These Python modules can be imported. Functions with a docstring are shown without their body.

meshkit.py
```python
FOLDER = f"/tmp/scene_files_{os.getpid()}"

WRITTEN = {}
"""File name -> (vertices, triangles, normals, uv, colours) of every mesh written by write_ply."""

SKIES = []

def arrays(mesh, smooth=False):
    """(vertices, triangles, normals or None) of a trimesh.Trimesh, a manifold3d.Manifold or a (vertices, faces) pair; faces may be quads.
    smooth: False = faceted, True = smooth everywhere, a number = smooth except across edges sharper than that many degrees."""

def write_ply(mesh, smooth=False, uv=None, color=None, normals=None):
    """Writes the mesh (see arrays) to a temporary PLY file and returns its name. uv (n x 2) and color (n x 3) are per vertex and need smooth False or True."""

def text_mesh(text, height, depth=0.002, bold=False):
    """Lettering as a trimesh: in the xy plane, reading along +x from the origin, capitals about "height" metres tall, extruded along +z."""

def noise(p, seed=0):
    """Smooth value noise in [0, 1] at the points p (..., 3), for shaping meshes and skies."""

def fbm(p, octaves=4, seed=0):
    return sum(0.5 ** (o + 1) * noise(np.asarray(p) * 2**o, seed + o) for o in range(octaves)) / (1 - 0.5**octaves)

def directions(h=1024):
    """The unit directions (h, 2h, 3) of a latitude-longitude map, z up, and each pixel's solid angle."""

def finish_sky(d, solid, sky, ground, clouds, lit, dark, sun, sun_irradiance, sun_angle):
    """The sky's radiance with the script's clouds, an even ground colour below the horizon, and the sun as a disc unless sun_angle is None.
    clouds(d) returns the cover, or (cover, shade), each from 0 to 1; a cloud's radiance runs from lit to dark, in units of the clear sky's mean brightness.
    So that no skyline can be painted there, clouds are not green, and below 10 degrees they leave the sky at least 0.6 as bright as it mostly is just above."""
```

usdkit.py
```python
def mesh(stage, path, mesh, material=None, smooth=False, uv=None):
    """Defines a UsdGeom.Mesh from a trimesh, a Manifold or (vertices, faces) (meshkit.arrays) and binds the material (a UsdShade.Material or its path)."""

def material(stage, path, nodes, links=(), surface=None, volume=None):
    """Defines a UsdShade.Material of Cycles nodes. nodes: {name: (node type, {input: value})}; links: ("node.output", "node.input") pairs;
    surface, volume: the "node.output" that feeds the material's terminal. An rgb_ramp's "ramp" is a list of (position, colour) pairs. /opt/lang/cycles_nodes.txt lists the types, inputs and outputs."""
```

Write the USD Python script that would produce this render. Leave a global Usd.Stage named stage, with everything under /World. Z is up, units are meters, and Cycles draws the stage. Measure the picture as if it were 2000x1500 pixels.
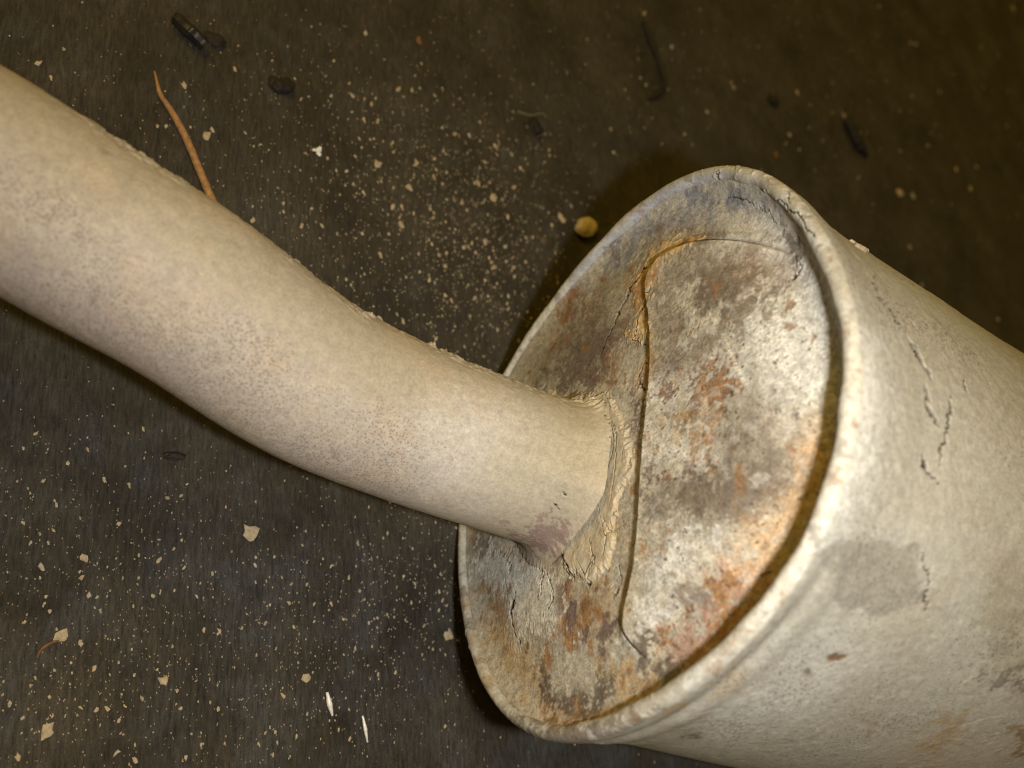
import math, random
import numpy as np, trimesh, usdkit, meshkit
from pxr import Usd, UsdGeom, UsdShade, UsdLux, Gf, Sdf, Vt

stage = Usd.Stage.CreateInMemory()
UsdGeom.SetStageUpAxis(stage, 'Z')
UsdGeom.SetStageMetersPerUnit(stage, 1.0)
world = UsdGeom.Xform.Define(stage, '/World')
UsdGeom.Scope.Define(stage, '/World/Looks')
rng = np.random.default_rng(7)
_turn = np.linalg.qr(np.random.default_rng(3).normal(size=(3, 3)))[0]


_table = np.random.default_rng(5).random(64 ** 3).astype(np.float32)


def lattice_noise(p, seed):
    p = p + np.float32(0.37 * seed + 1000) if np.isscalar(seed) else p
    fl = np.floor(p); t = (p - fl).astype(np.float32); t = t * t * (3 - 2 * t)
    i = fl.astype(np.int32) & 63; j = (i + 1) & 63
    x0, x1, y0, y1, z0, z1 = i[..., 0] << 12, j[..., 0] << 12, i[..., 1] << 6, j[..., 1] << 6, (i[..., 2] + seed * 7) & 63, (j[..., 2] + seed * 7) & 63
    tx, ty, tz = t[..., 0], t[..., 1], t[..., 2]
    def row(a, b):
        k = a + b; c0 = _table[k + z0]
        return c0 + tz * (_table[k + z1] - c0)
    a, b = row(x0, y0), row(x0, y1); a = a + ty * (b - a)
    c, d = row(x1, y0), row(x1, y1); c = c + ty * (d - c)
    return a + tx * (c - a)


def fbm(p, octaves=4, seed=0):
    """Value noise summed over octaves, each turned against the last so that no lattice shows; about 0 to 1 around 0.5."""
    q, out, tot, a = np.asarray(p, float) @ _turn, 0, 0, 1.0
    for o in range(octaves):
        out = out + a * lattice_noise(q + 17.3 * o, seed + o); tot += a; a *= 0.55
        q = (q @ _turn) * 2.03
    return 0.5 + (out / tot - 0.5) * 1.15

# ------------------------------------------------------------------ camera
# rows: world x, y, z in camera coordinates (x right, y down, z forward)
AX = np.array([[0.8276014744388677, 0.348979402728752, 0.439646649000872],
               [0.17065749252719017, -0.902599555893675, 0.3952088839397119],
               [0.5347446304087068, -0.2520464603433743, -0.8065486730987977]])
CAM = np.array([-0.12921244781146948, -0.08287936040803957, 0.25926068943319686])
FPX = 1618.0                                   # focal length in pixels of the 2000 px wide photograph
cam = UsdGeom.Camera.Define(stage, '/World/camera')
xf = np.eye(4)
xf[0, :3], xf[1, :3], xf[2, :3], xf[3, :3] = AX[:, 0], -AX[:, 1], -AX[:, 2], CAM
cam.AddTransformOp().Set(Gf.Matrix4d(xf.tolist()))
cam.CreateFocalLengthAttr(24.0)
cam.CreateHorizontalApertureAttr(24.0 * 2000 / FPX)
cam.CreateVerticalApertureAttr(24.0 * 1500 / FPX)
cam.CreateClippingRangeAttr(Gf.Vec2f(0.01, 100))
cam.CreateFStopAttr(8.0)
cam.CreateFocusDistanceAttr(0.235)
cam.CreateExposureAttr(0.0)


def ray(px, py):
    d = np.stack([(np.asarray(px, float) - 1000) / FPX, (np.asarray(py, float) - 750) / FPX, np.ones(np.shape(px))], -1)
    return d @ AX.T


def on_ground(px, py, z=0.0):
    r = ray(px, py)
    return CAM + r * ((z - CAM[2]) / r[..., 2])[..., None]


def proj(P):
    q = (np.asarray(P) - CAM) @ AX
    return np.stack([1000 + FPX * q[..., 0] / q[..., 2], 750 + FPX * q[..., 1] / q[..., 2]], -1)


# ------------------------------------------------------------------ light: the camera's flash and the dim warm light of the place
FLASH, AMBIENT, LAMP = 0.228, 0.155, 2.5
fl = UsdLux.RectLight.Define(stage, '/World/flash_lamp')
fp = CAM + AX @ np.array([0.043, 0.010, 0.0])
aim = (CAM + AX @ np.array([0.02, 0.0, 0.26])) - fp
aim /= np.linalg.norm(aim)
lx = np.cross(AX @ np.array([0, -1.0, 0]), -aim); lx /= np.linalg.norm(lx)
ly = np.cross(-aim, lx)
m = np.eye(4); m[0, :3], m[1, :3], m[2, :3], m[3, :3] = lx, ly, -aim, fp
fl.AddTransformOp().Set(Gf.Matrix4d(m.tolist()))
fl.CreateWidthAttr(0.016); fl.CreateHeightAttr(0.010)
fl.CreateNormalizeAttr(True)
fl.CreateIntensityAttr(FLASH)
fl.CreateColorAttr(Gf.Vec3f(1.0, 0.975, 0.93))
GUP = (on_ground(1000, 300) - on_ground(1000, 1100)); GUP /= np.linalg.norm(GUP)
GLF = np.cross([0, 0, 1.0], GUP)
lp = np.array([0.05, 0.1, 0.0]) + 1.5 * (math.cos(0.75) * (math.cos(0.75) * GUP + math.sin(0.75) * GLF) + math.sin(0.75) * np.array([0, 0, 1.0]))
lz = lp - np.array([0.05, 0.1, 0.0]); lz /= np.linalg.norm(lz); lx = np.cross([0, 0, 1.0], lz); lx /= np.linalg.norm(lx)
m = np.eye(4); m[0, :3], m[1, :3], m[2, :3], m[3, :3] = lx, np.cross(lz, lx), lz, lp
yl = UsdLux.RectLight.Define(stage, '/World/yard_lamp')
yl.AddTransformOp().Set(Gf.Matrix4d(m.tolist()))
yl.CreateWidthAttr(0.7); yl.CreateHeightAttr(0.5); yl.CreateNormalizeAttr(True); yl.CreateIntensityAttr(LAMP); yl.CreateColorAttr(Gf.Vec3f(1.0, 0.66, 0.10))
dome = UsdLux.DomeLight.Define(stage, '/World/night_glow')
usdkit.material(stage, '/World/Looks/night_glow', {'b': ('background_shader', {'color': (1.0, 0.64, 0.10), 'strength': AMBIENT})}, surface='b.background')
UsdShade.MaterialBindingAPI.Apply(dome.GetPrim()).Bind(UsdShade.Material.Get(stage, '/World/Looks/night_glow'))

# ------------------------------------------------------------------ helpers
_used = {}


def numbered(parent, name):
    k = (parent, name)
    n = _used.get(k, 0)
    _used[k] = n + 1
    return f'{parent}/{name}' if n == 0 else f'{parent}/{name}_{n:03d}'


def tag(prim, label=None, cat=None, group=None, kind=None):
    for key, v in (('label', label), ('category', cat), ('group', group), ('kind', kind)):
        if v:
            prim.SetCustomDataByKey(key, v)
    return prim


def obj(name, mesh, mat, parent='/World', smooth=True, tint=None, extra=None):
    path = numbered(parent, name)
    g = usdkit.mesh(stage, path, mesh, UsdShade.Material.Get(stage, '/World/Looks/' + mat), smooth=smooth)
    api = UsdGeom.PrimvarsAPI(g)
    if tint is not None:
        api.CreatePrimvar('tint', Sdf.ValueTypeNames.Color3fArray, 'vertex').Set(Vt.Vec3fArray.FromNumpy(np.asarray(tint, np.float32)))
    for k, v in (extra or {}).items():
        api.CreatePrimvar(k, Sdf.ValueTypeNames.FloatArray, 'vertex').Set(Vt.FloatArray.FromNumpy(np.asarray(v, np.float32)))
    return g.GetPrim()


def grid_faces(n, m, wrap=False):
    """n rows by m columns of vertices; wrap closes the columns."""
    i, j = np.meshgrid(np.arange(n - 1), np.arange(m if wrap else m - 1), indexing='ij')
    j2 = (j + 1) % m
    a, b, c, d = i * m + j, i * m + j2, (i + 1) * m + j2, (i + 1) * m + j
    return np.stack([a, b, c, d], -1).reshape(-1, 4)


def grid_normals(P, wrap):
    """P (n, m, 3): unit normals from central differences."""
    du = np.gradient(P, axis=0)
    dv = (np.roll(P, -1, 1) - np.roll(P, 1, 1)) if wrap else np.gradient(P, axis=1)
    n = np.cross(du, dv)
    return n / np.maximum(np.linalg.norm(n, axis=-1, keepdims=True), 1e-12)


def sstep(a, b, x):
    t = np.clip((x - a) / (b - a), 0, 1)
    return t * t * (3 - 2 * t)


def poly_sd(q, poly):
    """Signed distance (inside positive) of points q (N, 2) to a polygon."""
    poly = np.asarray(poly, float)
    best = np.full(len(q), 1e18); inside = np.zeros(len(q), bool)
    for a, b in zip(poly, np.roll(poly, -1, 0)):
        ab = b - a; ap = q - a
        t = np.clip(ap @ ab / max(ab @ ab, 1e-9), 0, 1)
        best = np.minimum(best, ((ap - t[:, None] * ab) ** 2).sum(1))
        c = (a[1] > q[:, 1]) != (b[1] > q[:, 1])
        inside ^= c & (q[:, 0] < ab[0] * ap[:, 1] / (ab[1] if ab[1] else 1e-9) + a[0])
    return np.sqrt(best) * np.where(inside, 1, -1)


def line_d(q, pts):
    """Distance of points q to a polyline and the fraction along it."""
    pts = np.asarray(pts, float)
    best = np.full(len(q), 1e18); along = np.zeros(len(q))
    L = np.r_[0, np.cumsum(np.linalg.norm(np.diff(pts, axis=0), axis=1))]
    for k, (a, b) in enumerate(zip(pts[:-1], pts[1:])):
        ab = b - a; ap = q - a
        t = np.clip(ap @ ab / max(ab @ ab, 1e-9), 0, 1)
        d = ((ap - t[:, None] * ab) ** 2).sum(1)
        k2 = d < best
        best = np.where(k2, d, best); along = np.where(k2, (L[k] + t * (L[k + 1] - L[k])) / L[-1], along)
    return np.sqrt(best), along


def smooth_line(pts, n=8):
    from scipy.interpolate import CubicSpline
    pts = np.asarray(pts, float)
    s = np.r_[0, np.cumsum(np.linalg.norm(np.diff(pts, axis=0), axis=1))]
    return CubicSpline(s, pts)(np.linspace(0, s[-1], n * len(pts)))


# ------------------------------------------------------------------ materials
def rusted(name, rough=(0.85, 0.55), grain=0.16, bump=0.00012, spec=0.35, specks=None):
    """Colour from the surface's own marks (tint), fine grain, pores and relief from noise; 'sheen' bares smoother metal."""
    N = {'co': ('texture_coordinate', {}),
         'at': ('attribute', {'attribute': 'tint'}), 'sh': ('attribute', {'attribute': 'bare'}),
         'n1': ('noise_texture', {'scale': 1500.0, 'detail': 4.0, 'roughness': 0.7}),
         'n2': ('noise_texture', {'scale': 420.0, 'detail': 5.0, 'roughness': 0.65}),
         'r1': ('map_range', {'from_min': 0.3, 'from_max': 0.7, 'to_min': 1 - grain, 'to_max': 1 + grain}),
         'r2': ('map_range', {'from_min': 0.3, 'from_max': 0.7, 'to_min': 1 - grain * 0.8, 'to_max': 1 + grain * 0.8}),
         'm1': ('math', {'math_type': 'multiply'}),
         'mul': ('vector_math', {'vector_math_type': 'scale', 'math_type': 'scale'}),
         'rr': ('map_range', {'from_min': 0.0, 'from_max': 1.0, 'to_min': rough[0], 'to_max': rough[1], 'clamp': True}),
         'hb': ('math', {'math_type': 'add'}),
         'bp': ('bump', {'distance': bump, 'strength': 0.8}),
         'me': ('math', {'math_type': 'multiply', 'value2': 0.35}),
         'p': ('principled_bsdf', {'specular_ior_level': spec})}
    Lk = [('co.object', 'n1.vector'), ('co.object', 'n2.vector'), ('n1.fac', 'r1.value'), ('n2.fac', 'r2.value'), ('r1.result', 'm1.value1'), ('r2.result', 'm1.value2'),
          ('at.color', 'mul.vector1'), ('m1.value', 'mul.scale'), ('sh.fac', 'rr.value'), ('rr.result', 'p.roughness'), ('sh.fac', 'me.value1'), ('me.value', 'p.metallic'),
          ('n1.fac', 'hb.value1'), ('n2.fac', 'hb.value2'), ('hb.value', 'bp.height'), ('bp.normal', 'p.normal')]
    N['mul'] = ('vector_math', {'math_type': 'scale'})
    if specks:                                        # small dark pores: cells of a Voronoi whose centres are near; 'pores' says how thick they lie
        N.update({'v': ('voronoi_texture', {'scale': specks, 'randomness': 1.0}), 'pa': ('attribute', {'attribute': 'pores'}),
                  'th': ('math', {'math_type': 'multiply', 'value2': 0.36}), 'df': ('math', {'math_type': 'subtract'}),
                  'ps': ('map_range', {'from_min': -0.03, 'from_max': 0.07, 'to_min': 0.0, 'to_max': 0.6, 'clamp': True}),
                  'pm': ('mix', {'mix_type': 'mix', 'color2': (0.13, 0.085, 0.065)})})
        Lk += [('co.object', 'v.vector'), ('pa.fac', 'th.value1'), ('th.value', 'df.value1'), ('v.distance', 'df.value2'), ('df.value', 'ps.value'), ('ps.result', 'pm.fac'),
               ('mul.vector', 'pm.color1'), ('pm.color', 'p.base_color')]
    else:
        Lk += [('mul.vector', 'p.base_color')]
    usdkit.material(stage, '/World/Looks/' + name, N, Lk, surface='p.BSDF')


rusted('dusty_shell', rough=(0.85, 0.5), grain=0.2, bump=0.00014, spec=0.25, specks=900.0)
rusted('rusty_plate', rough=(0.85, 0.40), grain=0.36, bump=0.00016, spec=0.25)
rusted('dusty_pipe', rough=(0.82, 0.5), grain=0.17, bump=0.00012, spec=0.25, specks=1450.0)
rusted('dried_mud', rough=(0.9, 0.8), grain=0.18, bump=0.0002, spec=0.2)


def plain(name, color, rough=0.8, spec=0.3, vary=0.3, scale=700.0, bump=0.0001):
    c = np.array(color)
    usdkit.material(stage, '/World/Looks/' + name, {
        'co': ('texture_coordinate', {}), 'oi': ('object_info', {}), 'n': ('noise_texture', {'scale': scale, 'detail': 4.0, 'roughness': 0.65}),
        'r': ('rgb_ramp', {'ramp': [(0.3, tuple(c * (1 - vary))), (0.7, tuple(np.minimum(c * (1 + vary), 0.9)))]}),
        'bp': ('bump', {'distance': bump, 'strength': 0.7}), 'p': ('principled_bsdf', {'roughness': rough, 'specular_ior_level': spec})},
        [('co.object', 'n.vector'), ('n.fac', 'r.fac'), ('r.color', 'p.base_color'), ('n.fac', 'bp.height'), ('bp.normal', 'p.normal')], surface='p.BSDF')


plain('tan_mud', (0.36, 0.285, 0.18), vary=0.3)
plain('pale_mud', (0.36, 0.31, 0.22), vary=0.25)
plain('orange_mud', (0.17, 0.08, 0.03), vary=0.25)
plain('straw', (0.30, 0.165, 0.07), vary=0.35, rough=0.6)
plain('black_bark', (0.012, 0.011, 0.010), rough=0.28, spec=0.6)
plain('bark_and_shadow', (0.015, 0.012, 0.008), rough=0.7)
plain('white_flake', (0.75, 0.73, 0.66), rough=0.3, spec=0.7, vary=0.1)
plain('fibre', (0.28, 0.26, 0.22), rough=0.5, vary=0.1)
plain('pebble_stone', (0.50, 0.41, 0.27), rough=0.75, vary=0.15, scale=200)
plain('grit_mud', (0.42, 0.34, 0.22), vary=0.3)

# the ground: dark packed surface, smeared along one direction, with dust films, greyed by colour on the flash-lit near side, and glints
GS = on_ground(600, 300) - on_ground(600, 1300); GA = math.atan2(GS[1], GS[0])
usdkit.material(stage, '/World/Looks/dark_ground', {
    'co': ('texture_coordinate', {}),
    'rot': ('mapping', {'mapping_type': 'point', 'rotation': (0, 0, -GA)}),
    'st': ('mapping', {'mapping_type': 'point', 'scale': (0.16, 1.0, 1.0)}),
    'grain': ('noise_texture', {'scale': 1100.0, 'detail': 3.0, 'roughness': 0.7}),
    'fine': ('noise_texture', {'scale': 2200.0, 'detail': 3.0, 'roughness': 0.75}),
    'blot': ('noise_texture', {'scale': 26.0, 'detail': 6.0, 'roughness': 0.62}),
    'film': ('noise_texture', {'scale': 48.0, 'detail': 7.0, 'roughness': 0.65, 'distortion': 0.6}),
    'base': ('rgb_ramp', {'ramp': [(0.30, (0.016, 0.0125, 0.0075)), (0.5, (0.037, 0.0305, 0.0205)), (0.70, (0.060, 0.0505, 0.036))]}),
    'filmr': ('map_range', {'from_min': 0.50, 'from_max': 0.74, 'to_min': 0.0, 'to_max': 0.75, 'clamp': True}),
    'sep': ('separate_xyz', {}),
    'side': ('map_range', {'from_min': 0.06, 'from_max': -0.13, 'to_min': -0.03, 'to_max': 0.12, 'clamp': True}),  # more grey film towards the viewer: neutral flash light put into the colour
    'fadd': ('math', {'math_type': 'add'}),
    'mfilm': ('mix', {'mix_type': 'mix', 'color2': (0.056, 0.055, 0.054)}),
    'gr': ('map_range', {'from_min': 0.25, 'from_max': 0.75, 'to_min': 0.3, 'to_max': 1.75}),
    'fr': ('map_range', {'from_min': 0.25, 'from_max': 0.75, 'to_min': 0.45, 'to_max': 1.55}),
    'gm': ('math', {'math_type': 'multiply'}),
    'mul': ('vector_math', {'math_type': 'scale'}),
    # specks of pale dust in the surface itself
    'v': ('voronoi_texture', {'scale': 520.0, 'randomness': 1.0}),
    'vs': ('separate_color', {}),
    'vt': ('math', {'math_type': 'multiply_add', 'value2': 0.5, 'value3': -0.33}),
    'vd': ('math', {'math_type': 'subtract'}),
    'vm': ('map_range', {'from_min': 0.0, 'from_max': 0.06, 'to_min': 0.0, 'to_max': 0.75, 'clamp': True}),
    'mspeck': ('mix', {'mix_type': 'mix', 'color2': (0.27, 0.21, 0.13)}),
    'hb': ('math', {'math_type': 'add'}),
    'bp': ('bump', {'distance': 0.0005, 'strength': 1.0}),
    'rg': ('map_range', {'from_min': 0.3, 'from_max': 0.7, 'to_min': 0.5, 'to_max': 0.8}),
    'p': ('principled_bsdf', {'specular_ior_level': 0.4})},
    [('co.object', 'rot.vector'), ('rot.vector', 'st.vector'), ('st.vector', 'grain.vector'), ('co.object', 'fine.vector'), ('co.object', 'blot.vector'), ('co.object', 'film.vector'),
     ('blot.fac', 'base.fac'), ('rot.vector', 'sep.vector'), ('sep.x', 'side.value'), ('film.fac', 'fadd.value1'), ('side.result', 'fadd.value2'), ('fadd.value', 'filmr.value'), ('filmr.result', 'mfilm.fac'), ('base.color', 'mfilm.color1'),
     ('grain.fac', 'gr.value'), ('fine.fac', 'fr.value'), ('gr.result', 'gm.value1'), ('fr.result', 'gm.value2'), ('mfilm.color', 'mul.vector1'), ('gm.value', 'mul.scale'),
     ('co.object', 'v.vector'), ('v.color', 'vs.color'), ('vs.r', 'vt.value1'), ('vt.value', 'vd.value1'), ('v.distance', 'vd.value2'), ('vd.value', 'vm.value'), ('vm.result', 'mspeck.fac'),
     ('mul.vector', 'mspeck.color1'), ('mspeck.color', 'p.base_color'),
     ('fine.fac', 'hb.value1'), ('grain.fac', 'hb.value2'), ('hb.value', 'bp.height'), ('bp.normal', 'p.normal'), ('fine.fac', 'rg.value'), ('rg.result', 'p.roughness')], surface='p.BSDF')

# ------------------------------------------------------------------ the ground
k = np.linspace(-1, 1, 561)
warp = np.sign(k) * (0.42 * np.abs(k) + 3.6 * np.abs(k) ** 7)
gx, gy = np.meshgrid(warp + 0.05, warp + 0.12, indexing='ij')
G = np.stack([gx, gy, 0 * gx], -1)
near = np.exp(-((gx - 0.05) ** 2 + (gy - 0.1) ** 2) / 0.5)
G[..., 2] = near * (0.0022 * (fbm(G * 28, 3, 3) - 0.55) + 0.0011 * (fbm(G * 160, 3, 5) - 0.5)) - 0.0009
tag(obj('ground', (G.reshape(-1, 3), grid_faces(561, 561)), 'dark_ground'), 'dark grubby packed ground under the exhaust, dusted with pale grit', 'ground', kind='structure')


def ground_z(p):
    p = np.array(p, float); p[..., 2] = 0
    nr = np.exp(-((p[..., 0] - 0.05) ** 2 + (p[..., 1] - 0.1) ** 2) / 0.5)
    return nr * (0.0022 * (fbm(p * 28, 3, 3) - 0.55) + 0.0011 * (fbm(p * 160, 3, 5) - 0.5)) - 0.0009


# ------------------------------------------------------------------ the exhaust: silencer body, crimped rim, end plate, pipe
HC, RR = 0.08222976374966001, 0.08
LV = np.array([0.0, 0.9631525784468209, 0.2689555923033403]); MV = np.array([0.0, -0.2689555923033404, 0.963152578446821])
FOUR = [0.002124403772768515, 0.022858457058216347, 0.008858245413272486, 0.003584656025908082, 0.022457894532665838, 0.0020881717341578836]
CEN = np.array([0, 0, HC])


def rim(t):
    return RR * (1 + FOUR[0] * np.cos(2 * t) + FOUR[1] * np.sin(2 * t) + FOUR[2] * np.cos(3 * t) + FOUR[3] * np.sin(3 * t) + FOUR[4] * np.cos(4 * t) + FOUR[5] * np.sin(4 * t))


def radial(t):
    return np.cos(t)[..., None] * LV + np.sin(t)[..., None] * MV


def dense_angles(n, centre, power=0.62):
    """n angles round the circle, closer together around centre."""
    s = np.linspace(-1, 1, n, endpoint=False)
    return centre + np.pi * (power * s + (1 - power) * np.sign(s) * np.abs(s) ** 3)


MUF = UsdGeom.Xform.Define(stage, numbered('/World', 'exhaust_silencer'))
tag(MUF.GetPrim(), 'dusty rusted round exhaust silencer with a bent inlet pipe, lying on dark ground', 'exhaust silencer')
MP = str(MUF.GetPath())

TAN, GREY, WHITE = np.array([0.375, 0.332, 0.255]), np.array([0.36, 0.33, 0.265]), np.array([0.54, 0.525, 0.475])
DARK, OLIVE, PURP = np.array([0.115, 0.092, 0.068]), np.array([0.18, 0.155, 0.105]), np.array([0.13, 0.085, 0.075])
RUST, OCHRE, PINK, BLUE = np.array([0.265, 0.148, 0.066]), np.array([0.38, 0.275, 0.15]), np.array([0.36, 0.20, 0.14]), np.array([0.27, 0.275, 0.30])
GLINT_GOLD = np.array([0.54, 0.36, 0.20])
CRACK_DARK = np.array([0.028, 0.022, 0.016])  # near-black brown laid along the crack lines


class Paint:
    """Marks on a surface: patches with ragged edges, kept as colours of the surface's own points."""

    def __init__(self, P, base, streak=None, seed=0):
        self.P = P
        self.wander = 1.0
        self.q = proj(P)
        self.tint = np.empty((len(P), 3)); self.tint[:] = base
        self.bare = np.zeros(len(P)); self.h = np.zeros(len(P)); self.pores = np.zeros(len(P))
        S = P.copy()
        if streak is not None:                          # noise drawn out along the streaks
            a = (S @ streak)[:, None] * streak
            S = S - 0.25 * a
        self.S = S
        self.lo = fbm(S * 130, 3, seed + 1) - 0.5
        self.lo2 = fbm(S * 130 + 37, 3, seed + 2) - 0.5
        self.mi = fbm(S * 330, 5, seed + 3)
        self.hi = fbm(P * 1100, 3, seed + 4)
        self.mid2 = fbm(S * 230 + 11, 5, seed + 6)

    def patch(self, poly, colour, soft=14, ragged=60, amount=1.0, broken=0.0, bare=None, lift=0.0, which=0):
        x0, y0 = np.min(poly, 0) - 120; x1, y1 = np.max(poly, 0) + 120
        i = np.nonzero((self.q[:, 0] > x0) & (self.q[:, 0] < x1) & (self.q[:, 1] > y0) & (self.q[:, 1] < y1))[0]
        if not len(i):
            return
        n = (self.mi if which == 0 else self.mid2)[i]
        sd = poly_sd(self.q[i] + np.stack([self.lo[i], self.lo2[i]], 1) * 60, poly) + (n - 0.5) * 1.7 * ragged + (self.hi[i] - 0.5) * ragged * 1.3
        mk = sstep(-soft * 1.5, soft * 1.5, sd) * amount
        if broken:
            mk = mk * sstep(broken - 0.09, broken + 0.09, 0.6 * n + 0.4 * self.hi[i] + 0.0)
        v = 1 + 0.5 * (self.hi[i] - 0.5)
        self.tint[i] = self.tint[i] * (1 - mk[:, None]) + mk[:, None] * np.asarray(colour) * v[:, None]
        if bare is not None:
            self.bare[i] = self.bare[i] * (1 - mk) + bare * mk
        self.h[i] += lift * mk

    def spots(self, poly, colour, level=0.6, soft=0.05, amount=0.9, which=0, edge=20):
        sd = poly_sd(self.q, poly)
        n = (self.mi, self.mid2, self.hi)[which]
        mk = sstep(-edge, edge, sd) * sstep(level - soft, level + soft, n) * amount
        self.tint = self.tint * (1 - mk[:, None]) + mk[:, None] * np.asarray(colour)
        return mk

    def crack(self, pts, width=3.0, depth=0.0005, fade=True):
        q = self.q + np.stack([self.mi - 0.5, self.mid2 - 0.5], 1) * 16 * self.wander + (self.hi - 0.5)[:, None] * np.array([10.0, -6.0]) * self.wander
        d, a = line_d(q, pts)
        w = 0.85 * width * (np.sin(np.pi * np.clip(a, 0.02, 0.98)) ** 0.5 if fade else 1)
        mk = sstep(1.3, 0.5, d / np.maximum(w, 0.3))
        self.tint = self.tint * (1 - mk[:, None]) + mk[:, None] * CRACK_DARK
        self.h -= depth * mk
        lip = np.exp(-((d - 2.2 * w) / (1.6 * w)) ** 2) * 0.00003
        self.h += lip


RP = 0.0220
J = np.array([0.003, -0.00796, 0.06136])


# ---- end plate: pressed face, shoulder, valley, inner wall
TC = math.atan2(-0.3, 1.0)
NR, NT = 270, 1150
tt = dense_angles(NT, math.pi, 1.0)
rho = np.r_[np.linspace(0.004, 0.70, 180), np.linspace(0.703, 0.955, NR - 180)]
Rt = rim(tt)
u, T = np.meshgrid(rho, tt, indexing='ij')
Rg = np.broadcast_to(Rt, u.shape)
prof = np.interp(rho, [0, 0.40, 0.60, 0.67, 0.72, 0.77, 0.82, 0.87, 0.90, 0.915, 0.925, 0.94, 0.955],
                 [-0.0008, -0.0006, -0.0001, 0.0005, 0.0017, 0.0033, 0.0043, 0.0046, 0.0043, 0.0035, 0.0027, 0.0010, 0.0000])
from scipy.ndimage import gaussian_filter1d
prof = np.interp(rho, np.linspace(0, 0.955, 600), gaussian_filter1d(np.interp(np.linspace(0, 0.955, 600), rho, prof), 6, mode='nearest'))
rimdir = proj(CEN + radial(tt) * 0.07) - proj(CEN)                # which way each spoke runs in view: the recess is deep on one side and shallow on the other
SIDE = np.arctan2(rimdir[:, 1], rimdir[:, 0])
deep = np.interp(SIDE, np.radians([-180, -140, -105, -75, -45, 0, 45, 80, 110, 140, 180]), [0.15, 0.2, 0.25, 0.45, 1.1, 1.5, 1.5, 0.8, 0.35, 0.18, 0.15])
X = np.maximum(prof, 0)[:, None] * deep[None] + np.minimum(prof, 0)[:, None] + 0.0015
flat = CEN + (u * Rg)[..., None] * radial(T)                      # on the plate's plane
P = flat + X[..., None] * np.array([1.0, 0, 0])
# the raised half-moon panel on the right of the seam: signed distance in the plate's own plane
SEAM_PX = smooth_line([(1560, 500), (1500, 474), (1430, 464), (1370, 470), (1320, 490), (1285, 520), (1271, 552), (1275, 610), (1282, 670), (1280, 750), (1271, 850), (1263, 950), (1256, 1050), (1246, 1120), (1228, 1190), (1221, 1235), (1232, 1268), (1262, 1290)], 6)


def plate_yz(px, py, x=0.0015):
    r = ray(px, py)
    p = CAM + r * ((x - CAM[0]) / r[..., 0])[..., None]
    return np.stack([(p - CEN) @ LV, (p - CEN) @ MV], -1)


seam = plate_yz(SEAM_PX[:, 0], SEAM_PX[:, 1])
a2 = np.stack([(flat - CEN) @ LV, (flat - CEN) @ MV], -1).reshape(-1, 2)
closed = np.vstack([seam, plate_yz(np.array([1330, 1440, 1560, 1600, 1600]), np.array([1300, 1160, 900, 700, 560]))])
sdp = poly_sd(a2, closed)
sdl, sal = line_d(a2, seam)
ends = sstep(0.0, 0.17, sal) * sstep(1.0, 0.93, sal)
step = np.where(sdp > 0, 1, -1) * sdl                            # + on the panel
wob = 0.0004 * (fbm(flat.reshape(-1, 3) * 420, 3, 77) - 0.5)
raise_ = sstep(-0.0005, 0.0010, step + wob) * np.exp(-np.maximum(step, 0) / 0.020) * ends * 0.0027
raise_ = np.where(np.isfinite(raise_), raise_, 0)
lip = np.exp(-((step + 0.0016) / 0.0013) ** 2) * ends * 0.0004 * (0.5 + fbm(flat.reshape(-1, 3) * 260, 3, 78))
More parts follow.
